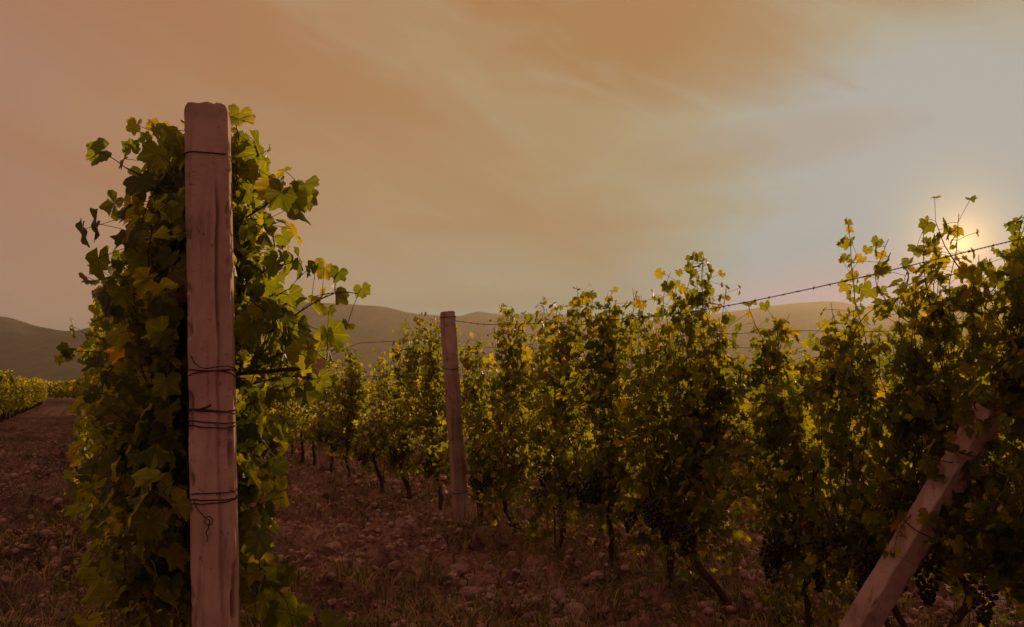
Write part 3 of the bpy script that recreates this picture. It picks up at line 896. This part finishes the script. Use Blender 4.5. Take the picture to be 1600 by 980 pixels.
def on_post(fr, w, h, x, y): return fr[0] + fr[1] * h + fr[2] * x * w / 2 + fr[3] * y * w / 2


g0 = at(338, 980, 2.67); g1 = at(325, 170, 2.67)
sl_ = (g1 - g0); foot = g0 - sl_ * ((g0.z + .1) / sl_.z)
POST_G = 'concrete posts that carry the wires'
pw = .113
postA, frA = post('concrete_post', foot, g1, pw, .115, M_CONC, 3.0, 'tall weathered concrete post close up with wire wound round it', 'post', POST_G, rows=420, chip=.022, turn=R(12))


def loops(fr, w, spec, parent, rad=.0017):
    """wire wound round a post: each entry (height, tilt across, sag, turns gap)"""
    p0 = np.array(parent.location)
    for (h, tl, sag, start, end) in spec:
        pts = []
        for th in np.linspace(start, end, 40):
            a = math.radians(th)
            cx_ = math.copysign(abs(math.cos(a)) ** .25, math.cos(a)); cy_ = math.copysign(abs(math.sin(a)) ** .25, math.sin(a))
            pts.append(fr[0] + fr[1] * (h + tl * cx_ * .5 - sag * (1 - cx_ ** 2) + .0012 * math.sin(th * .13)) + fr[2] * cx_ * (w / 2 + .003) + fr[3] * cy_ * (w / 2 + .003))
        mb = MB(); mb.tube(pts, rad, 6); mb.build('wire_tie', M_WIRE, parent, off=p0)


def hA(py): return ((np.array(at(331, py, 2.61)) - frA[0]).dot(frA[1]))


loops(frA, pw, [(hA(240), -.006, -.006, 0, 360), (hA(577), -.004, .004, 0, 360), (hA(583), .012, -.008, 0, 360), (hA(640), -.010, .006, 0, 360), (hA(645), -.012, -.010, 0, 360),
                (hA(659), -.012, .002, 0, 360), (hA(665), -.010, .006, 0, 360), (hA(771), .001, -.001, 0, 360), (hA(780), -.004, .003, 0, 360), (hA(784), .004, .005, 0, 360)], postA)
# hanging ends of tie wire
mb = MB()
fpt = lambda px_, py_, Y=2.595: np.array(at(px_, py_, Y))
mb.tube([fpt(x, y) for x, y in ((303, 781), (307, 793), (314, 802), (320, 809), (327, 807), (333, 812), (331, 819), (324, 821), (319, 816), (322, 810), (328, 813), (326, 824), (322, 833), (325, 840), (323, 847))], .0015, 5)
mb.build('wire_tie', M_WIRE, postA, off=postA.location)
mb = MB()
mb.tube([fpt(x, y) for x, y in ((298, 556), (303, 566), (312, 574), (322, 576), (340, 573), (356, 572), (368, 576))], .0015, 5)
mb.tube([fpt(x, y) for x, y in ((340, 578), (350, 581), (362, 584), (370, 590), (384, 592))], .0022, 5)
mb.build('wire_tie', M_WIRE, postA, off=postA.location)
mb = MB(); mb.tube([fpt(x, y) for x, y in ((298, 640), (312, 640), (322, 637), (330, 633))], .003, 6)
mb.build('wire_tie', M_WIRE, postA, off=postA.location)

# leaning post in the right row
q0 = at(722, 832, 9.2); q1 = at(699, 487, 9.1); q0 = q0 - (q1 - q0) * .10
q0.z = min(q0.z, gz1(q0.x, q0.y) - .1)
postB, frB = post('concrete_post', q0, q1, .118, .11, M_CONC2, 7.0, 'pale leaning concrete post standing between two vines of the right row', 'post', POST_G, rows=200, chip=.012)
LB = frB[4]
loops(frB, .118, [(LB - .05, .0, .0, 0, 360), (LB - .52, 0, .01, 0, 360), (LB - 1.65, .005, .004, 0, 360)], postB, .003)
x_ = row_x(1, 14.5); z_ = gz1(x_, 14.5)
postC, frC = post('concrete_post', (x_, 14.5, z_ - .1), at(500, 560, 14.5), .13, .12, M_CONC2, 12.0, 'far pale post whose foot shows under the right row', 'post', POST_G, rows=60, chip=.01, crack=False)
x_ = row_x(1, 3.30)
postD, frD = post('concrete_post', (x_, 3.30, -.1), (x_ + .03, 3.27, 2.0), .12, .12, M_CONC2, 15.0, 'end post of the right row, just past the right-hand edge', 'post', POST_G, rows=60, chip=.012, crack=False)
s0 = np.array([row_x(1, 4.74) - .02, 4.74, -.10]); s0x = at(1352, 965, 4.10); s1x = at(1514, 700, 3.90)
dS = np.array(s1x) - np.array(s0x)
sA = np.array(s0x) - dS * ((s0x.z + .12) / dS[2]); sB = np.array(s1x) + dS * ((1.62 - s1x.z) / dS[2])
strut, frS = post('concrete_strut', sA, sB, .096, .100, M_CONC2, 22.0, 'slanting concrete strut propped among the vines at the lower right', 'strut', None, rows=200, chip=.008, crack=False)
loops(frS, .098, [(frS[4] * .52, 0, 0, 0, 360), (frS[4] * .70, .02, 0, 0, 360)], strut, .002)
# far-off posts at the end of the path
for (px_, Y, lab) in ((130, 74, 'tiny pale post at the far end of the path'), (75, 30.5, 'thin post among the vines across the path')):
    x_ = (px_ - 800) / F * Y if px_ == 130 else row_x(-1, Y)
    z_ = gz1(x_, Y)
    post('concrete_post', (x_, Y, z_ - .1), (x_ + .02, Y, z_ + 1.65), .12, .12, M_CONC2, 30 + Y, lab, 'post', POST_G, rows=12, chip=.01, crack=False)

# ------------------------------------------------------------------ trellis wires
WG = 'trellis wires strung between the posts'


def wire(pts, label, rad=.0016, barbs=False, seed=0, n=70):
    P = np.array([np.array(p) for p in pts]); s_ = np.concatenate([[0], np.cumsum(np.linalg.norm(np.diff(P, axis=0), axis=1))])
    t = np.linspace(0, s_[-1], n)
    # smooth interpolation
    Q = np.column_stack([np.interp(t, s_, P[:, k]) for k in range(3)])
    ker = np.hanning(9); ker /= ker.sum()
    for k in range(3): Q[4:-4, k] = np.convolve(Q[:, k], ker, 'valid')
    root = empty('trellis_wire', tuple(P[0])); tag(root, label, 'wire', WG)
    mb = MB()
    if barbs:
        tt = np.linspace(0, s_[-1], 900); QQ = np.column_stack([np.interp(tt, t, Q[:, k]) for k in range(3)])
        for ph in (0, math.pi):
            mb.tube(QQ + np.column_stack([np.sin(tt * 160 + ph) * .0022 * RN[0], np.sin(tt * 160 + ph) * .0022 * RN[1], np.cos(tt * 160 + ph) * .0022]), .0014, 4)
    else:
        mb.tube(Q, rad, 5)
    mb.build('strand', M_WIRE, root, off=P[0])
    if barbs:
        r_ = np.random.default_rng(seed); b0 = None
        for d_ in np.arange(.06, s_[-1] - .03, .115):
            p = np.array([np.interp(d_, t, Q[:, k]) for k in range(3)])
            mb = MB()
            for a_ in (r_.uniform(0, 3), r_.uniform(3, 6)):
                dr = nrm(np.array([math.cos(a_), .3, math.sin(a_)]) + r_.normal(0, .2, 3))
                mb.tube([p - dr * .010, p, p + dr * .012], [.0006, .0018, .0005], 4)
            mb.tube([p - U2 * .005, p + U2 * .005], .0036, 5)
            mb.build('barb', M_WIRE, root, off=P[0])
    return root


endp = lambda z: np.array([row_x(1, 3.30), 3.24, z])
wire([at(700, 500, 9.22), at(760, 508, 8.68), at(830, 506, 7.8), at(905, 503, 7.07), at(1000, 497, 6.3), at(1085, 487, 5.74), at(1165, 473, 5.3), at(1250, 455, 4.9), at(1340, 435, 4.52), at(1440, 411, 4.19), at(1600, 372, 3.73), endp(1.93)],
     'sagging barbed top wire crossing the sky above the right row', barbs=True, seed=4)
wire([at(703, 548, 9.22), at(905, 532, 7.07), at(1100, 524, 5.65), at(1250, 516, 4.9), at(1370, 520, 4.42), at(1600, 500, 3.73), endp(1.6)], 'thin straight second wire of the right row', .0014)
wire([np.array([row_x(1, 9.25), 9.24, 1.10]), np.array([row_x(1, 6), 6, 1.06]), endp(1.1)], 'middle wire running inside the right row foliage', .0014)
wire([np.array([row_x(1, 9.25), 9.24, .62]), np.array([row_x(1, 6), 6, .58]), endp(.62)], 'lowest wire of the right row, over the bare trunks', .0014)
wire([at(700, 502, 9.2), at(672, 523, 10.1), at(640, 532, 10.8), at(560, 536, 12.8), np.array([row_x(1, 14.5), 14.45, 1.75])], 'barbed wire running back from the leaning post', barbs=True, seed=8)
wire([np.array([row_x(1, 9.25), 9.24, 1.5]), np.array([row_x(1, 12), 12, 1.46]), np.array([row_x(1, 14.5), 14.45, 1.5])], 'thin wire running back from the leaning post', .0016)
for z_, lb in ((1.99, 'top wire of the left row, tied to the tall post'), (1.36, 'middle wire of the left row, tied to the tall post'), (.96, 'lowest wire of the left row, tied to the tall post')):
    wire([np.array([row_x(0, 2.67) - .01, 2.74, z_]), np.array([row_x(0, 6), 6, z_ - .04]), np.array([row_x(0, 9), 9, z_])], lb, .0016)

# ------------------------------------------------------------------ stones and clods
rs = np.random.default_rng(77)
SM = []
for k in range(10):
    V, f = ICO3 if k < 4 else ICO2
    s_ = np.array([1, rs.uniform(.7, 1), rs.uniform(.5, .75)])
    n = fbm(V[:, 0] * 1.6 + k * 9, V[:, 1] * 1.6, V[:, 2] * 1.6, 3) - .5
    n2_ = fbm(V[:, 0] * 5 + k * 9, V[:, 1] * 5, V[:, 2] * 5, 2) - .5
    W_ = V * (1 + n * .75 + n2_ * .22)[:, None]
    W_ = np.where(np.abs(W_) > .78, np.sign(W_) * (.78 + (np.abs(W_) - .78) * .35), W_) * s_
    SM.append((W_, f))
SME = [mesh('stone', V, f, M_STONE, smooth=False) for V, f in SM]


def ground_spot(px_, py_):
    """where the line of sight through a photo pixel meets level ground"""
    d = at(px_, py_, 1.0); k = CAMZ / (CAMZ - d.z)
    return d.x * k, k


def clear_of_rows(x, y, m_):
    c_ = (x * .9184 + y * .3957 - ROW0) / ROWS
    return abs(c_ - round(c_)) * ROWS > m_


cnt = 0
while cnt < 300:
    px_ = rs.uniform(430, 1600) if rs.uniform() < .78 else rs.uniform(0, 230)
    py_ = 980 - 340 * rs.uniform() ** 1.5 + 25
    x, y = ground_spot(px_, py_)
    if y < 4.9 or y > 15 or vnoise(x * 1.3 + 3, y * 1.3) < .38: continue
    s_ = min(.085, .022 + abs(rs.normal(0, .026)))
    if s_ * F / y * 2 < 9: s_ = 5.5 * y / F
    o = link('stone', SME[int(rs.integers(10))], ground)
    o.location = (x, y, gz1(x, y) + s_ * .18); o.scale = (s_, s_, s_)
    o.rotation_euler = (rs.uniform(-.5, .5), rs.uniform(-.5, .5), rs.uniform(0, 6.28)); cnt += 1
mb = MB(); S1 = []
for k in range(8):
    V, f = ICO1; n = fbm(V[:, 0] * 2 + k * 5, V[:, 1] * 2, V[:, 2] * 2, 2) - .5
    S1.append((V * (1 + n * .9)[:, None] * np.array([1, .85, .62]), f))
K = 24000
yy = 4.6 * np.exp(rs.uniform(0, 1.6, K)); xx = yy * rs.uniform(-.62, .62, K)
keep_ = vnoise(xx * 1.1 + 8, yy * 1.1 + 3) > .36
xx, yy = xx[keep_], yy[keep_]; zz = gz(xx, yy)
for x, y, z in zip(xx, yy, zz):
    V, f = S1[int(rs.integers(8))]; s_ = .006 + abs(rs.normal(0, .017)); a_ = rs.uniform(0, 6.28); c_, d_ = math.cos(a_), math.sin(a_)
    mb.add(np.column_stack([V[:, 0] * c_ - V[:, 1] * d_, V[:, 0] * d_ + V[:, 1] * c_, V[:, 2]]) * s_ + (x, y, z + s_ * .3), None, f)
o = mb.build('small_clods', M_STONE, ground, smooth=False); tag(o, kind='stuff')

# ------------------------------------------------------------------ grass


def blades(rs, mb, x, y, z, n, h, spread, bend=.6, w=.0035):
    for _ in range(n):
        a = rs.uniform(0, 6.28); r_ = spread * rs.uniform(0, 1); hh = h * rs.uniform(.45, 1.15); bd = bend * rs.uniform(.2, 1.4) * hh
        c_, s_ = math.cos(a), math.sin(a)
        bx, by = x + c_ * r_, y + s_ * r_
        ww = w * rs.uniform(.6, 1.3)
        P = []
        for t, k in ((0, 1), (.4, .9), (.75, .6)):
            ox, oy, oz = bx + c_ * bd * t ** 2, by + s_ * bd * t ** 2, z - .01 + hh * (t - .25 * t ** 3 * bend)
            P += [(ox - s_ * ww * k, oy + c_ * ww * k, oz), (ox + s_ * ww * k, oy - c_ * ww * k, oz)]
        P.append((bx + c_ * bd, by + s_ * bd, z - .01 + hh * (1 - .3 * bend)))
        mb.add(np.array(P), np.array([[0, 1, 3, 2], [2, 3, 5, 4]]), np.array([[4, 5, 6]]))


mg, md = MB(), MB()
K = 22000
gy = 4.4 * np.exp(rs.uniform(0, 2.1, K)); gx = gy * rs.uniform(-.62, .62, K)
gc = (gx * .9184 + gy * .3957 - ROW0) / ROWS; gd = np.abs(gc - np.round(gc)) * ROWS
gp = .75 * np.exp(-(gd / .6) ** 2) + .75 * (vnoise(gx * .8 + 2, gy * .8 + 7) > .53)
gp = np.where((gx < -1.6) & (gy < 9), np.minimum(1, gp * 1.5), gp)
kp = rs.uniform(0, 1, K) < gp; gx, gy = gx[kp], gy[kp]; gzz = gz(gx, gy)
for x, y, z in zip(gx, gy, gzz):
    dry = rs.uniform() < .45
    blades(rs, md if dry else mg, x, y, z, int(rs.integers(4, 12)), rs.uniform(.05, .13) + .14 * rs.uniform() ** 3, .06, rs.uniform(.4, 1.4))
o = mg.build('grass', M_GRASS); tag(o, 'thin green grass in patches along the rows', 'grass', kind='stuff')
o = md.build('dry_grass', M_DRYG); tag(o, 'dry straw grass lying between the clods', 'dry grass', kind='stuff')
for (px_, py_, n, h, lab, mt) in ((1292, 925, 11, .34, 'yellow grass tuft with long arching blades left of the strut', M_DRYG), (1085, 925, 26, .26, 'green grass tuft under the crooked bare trunk', M_GRASS),
                                  (790, 965, 22, .24, 'thin grass tuft on the stony alley near the bottom edge', M_GRASS), (1160, 880, 16, .30, 'upright grass tuft between two trunks of the right row', M_DRYG),
                                  (740, 860, 22, .20, 'grass tuft at the foot of the leaning post', M_GRASS), (880, 905, 26, .2, 'dark grass clump under the vine with twin stems', M_GRASS),
                                  (560, 985, 20, .18, 'dry orange-brown weed clump beside the near left row', M_DRYG), (330 - 180, 930, 24, .16, 'grass clump on the path at the lower left', M_GRASS)):
    x, y = ground_spot(px_, py_); z = gz1(x, y)
    mb = MB(); blades(rs, mb, x, y, z, n, h, .05, 1.0, .0048)
    o = mb.build('grass_tuft', mt, off=(x, y, z)); o.location = (x, y, z); tag(o, lab, 'grass tuft', 'single tufts of grass')

# low leafy weeds
L = []
K = 12000
wy = 4.5 * np.exp(rs.uniform(0, 1.7, K)); wx = wy * rs.uniform(-.62, .62, K)
wc = (wx * .9184 + wy * .3957 - ROW0) / ROWS; wd = np.abs(wc - np.round(wc)) * ROWS
wp = .9 * np.exp(-(wd / .45) ** 2) * (vnoise(wx * 1.3, wy * 1.3) > .42) + .25 * (vnoise(wx * .9 + 9, wy * .9) > .66)
kp = rs.uniform(0, 1, K) < wp; wx, wy = wx[kp][:1700], wy[kp][:1700]; wz = gz(wx, wy)
for x, y, z in zip(wx, wy, wz):
    hh = rs.uniform(.03, .14)
    for _ in range(int(rs.integers(4, 9))):
        o_ = np.array([x, y, z]) + np.array([rs.normal(0, .035), rs.normal(0, .035), rs.uniform(.01, hh)])
        s_ = rs.uniform(.010, .022); nz = nrm(UP * .8 + rs.normal(0, .5, 3)); tp_ = nrm(np.cross(nz, rs.normal(0, 1, 3))); xx_ = np.cross(tp_, nz)
        L.append((o_, xx_ * s_ * .6, tp_ * s_ * 1.5, nz * s_, int(rs.choice([2, 4, 5, 7, 8, 9, 10]))))
WLIB = [(np.array([[0, -.3, 0], [-.5, .3, .1], [0, 1, -.15], [.5, .3, .1]]), np.array([[0, 2, 1], [0, 3, 2]]))] * NV
o = join_leaves(L, WLIB, .08, rs).build('weeds', M_LEAF); tag(o, 'low leafy weeds growing along the feet of the vines', 'weeds', kind='stuff')

# fallen leaves and prunings
L = []
for _ in range(420):
    y = 4.6 * math.exp(rs.uniform(0, 1.2)); x = y * rs.uniform(-.6, .6); z = gz1(x, y) + .02
    s_ = rs.uniform(.02, .045); nz = nrm(UP + rs.normal(0, .5, 3)); tp_ = nrm(np.cross(nz, rs.normal(0, 1, 3))); xx_ = np.cross(tp_, nz)
    L.append((np.array([x, y, z]), xx_ * s_, tp_ * s_, nz * s_, int(rs.choice([11, 12, 12, 13, 13]))))
o = join_leaves(L, LO, .03, rs).build('fallen_leaves', M_LEAF); tag(o, 'curled brown leaves fallen on the soil', 'fallen leaves', kind='stuff')
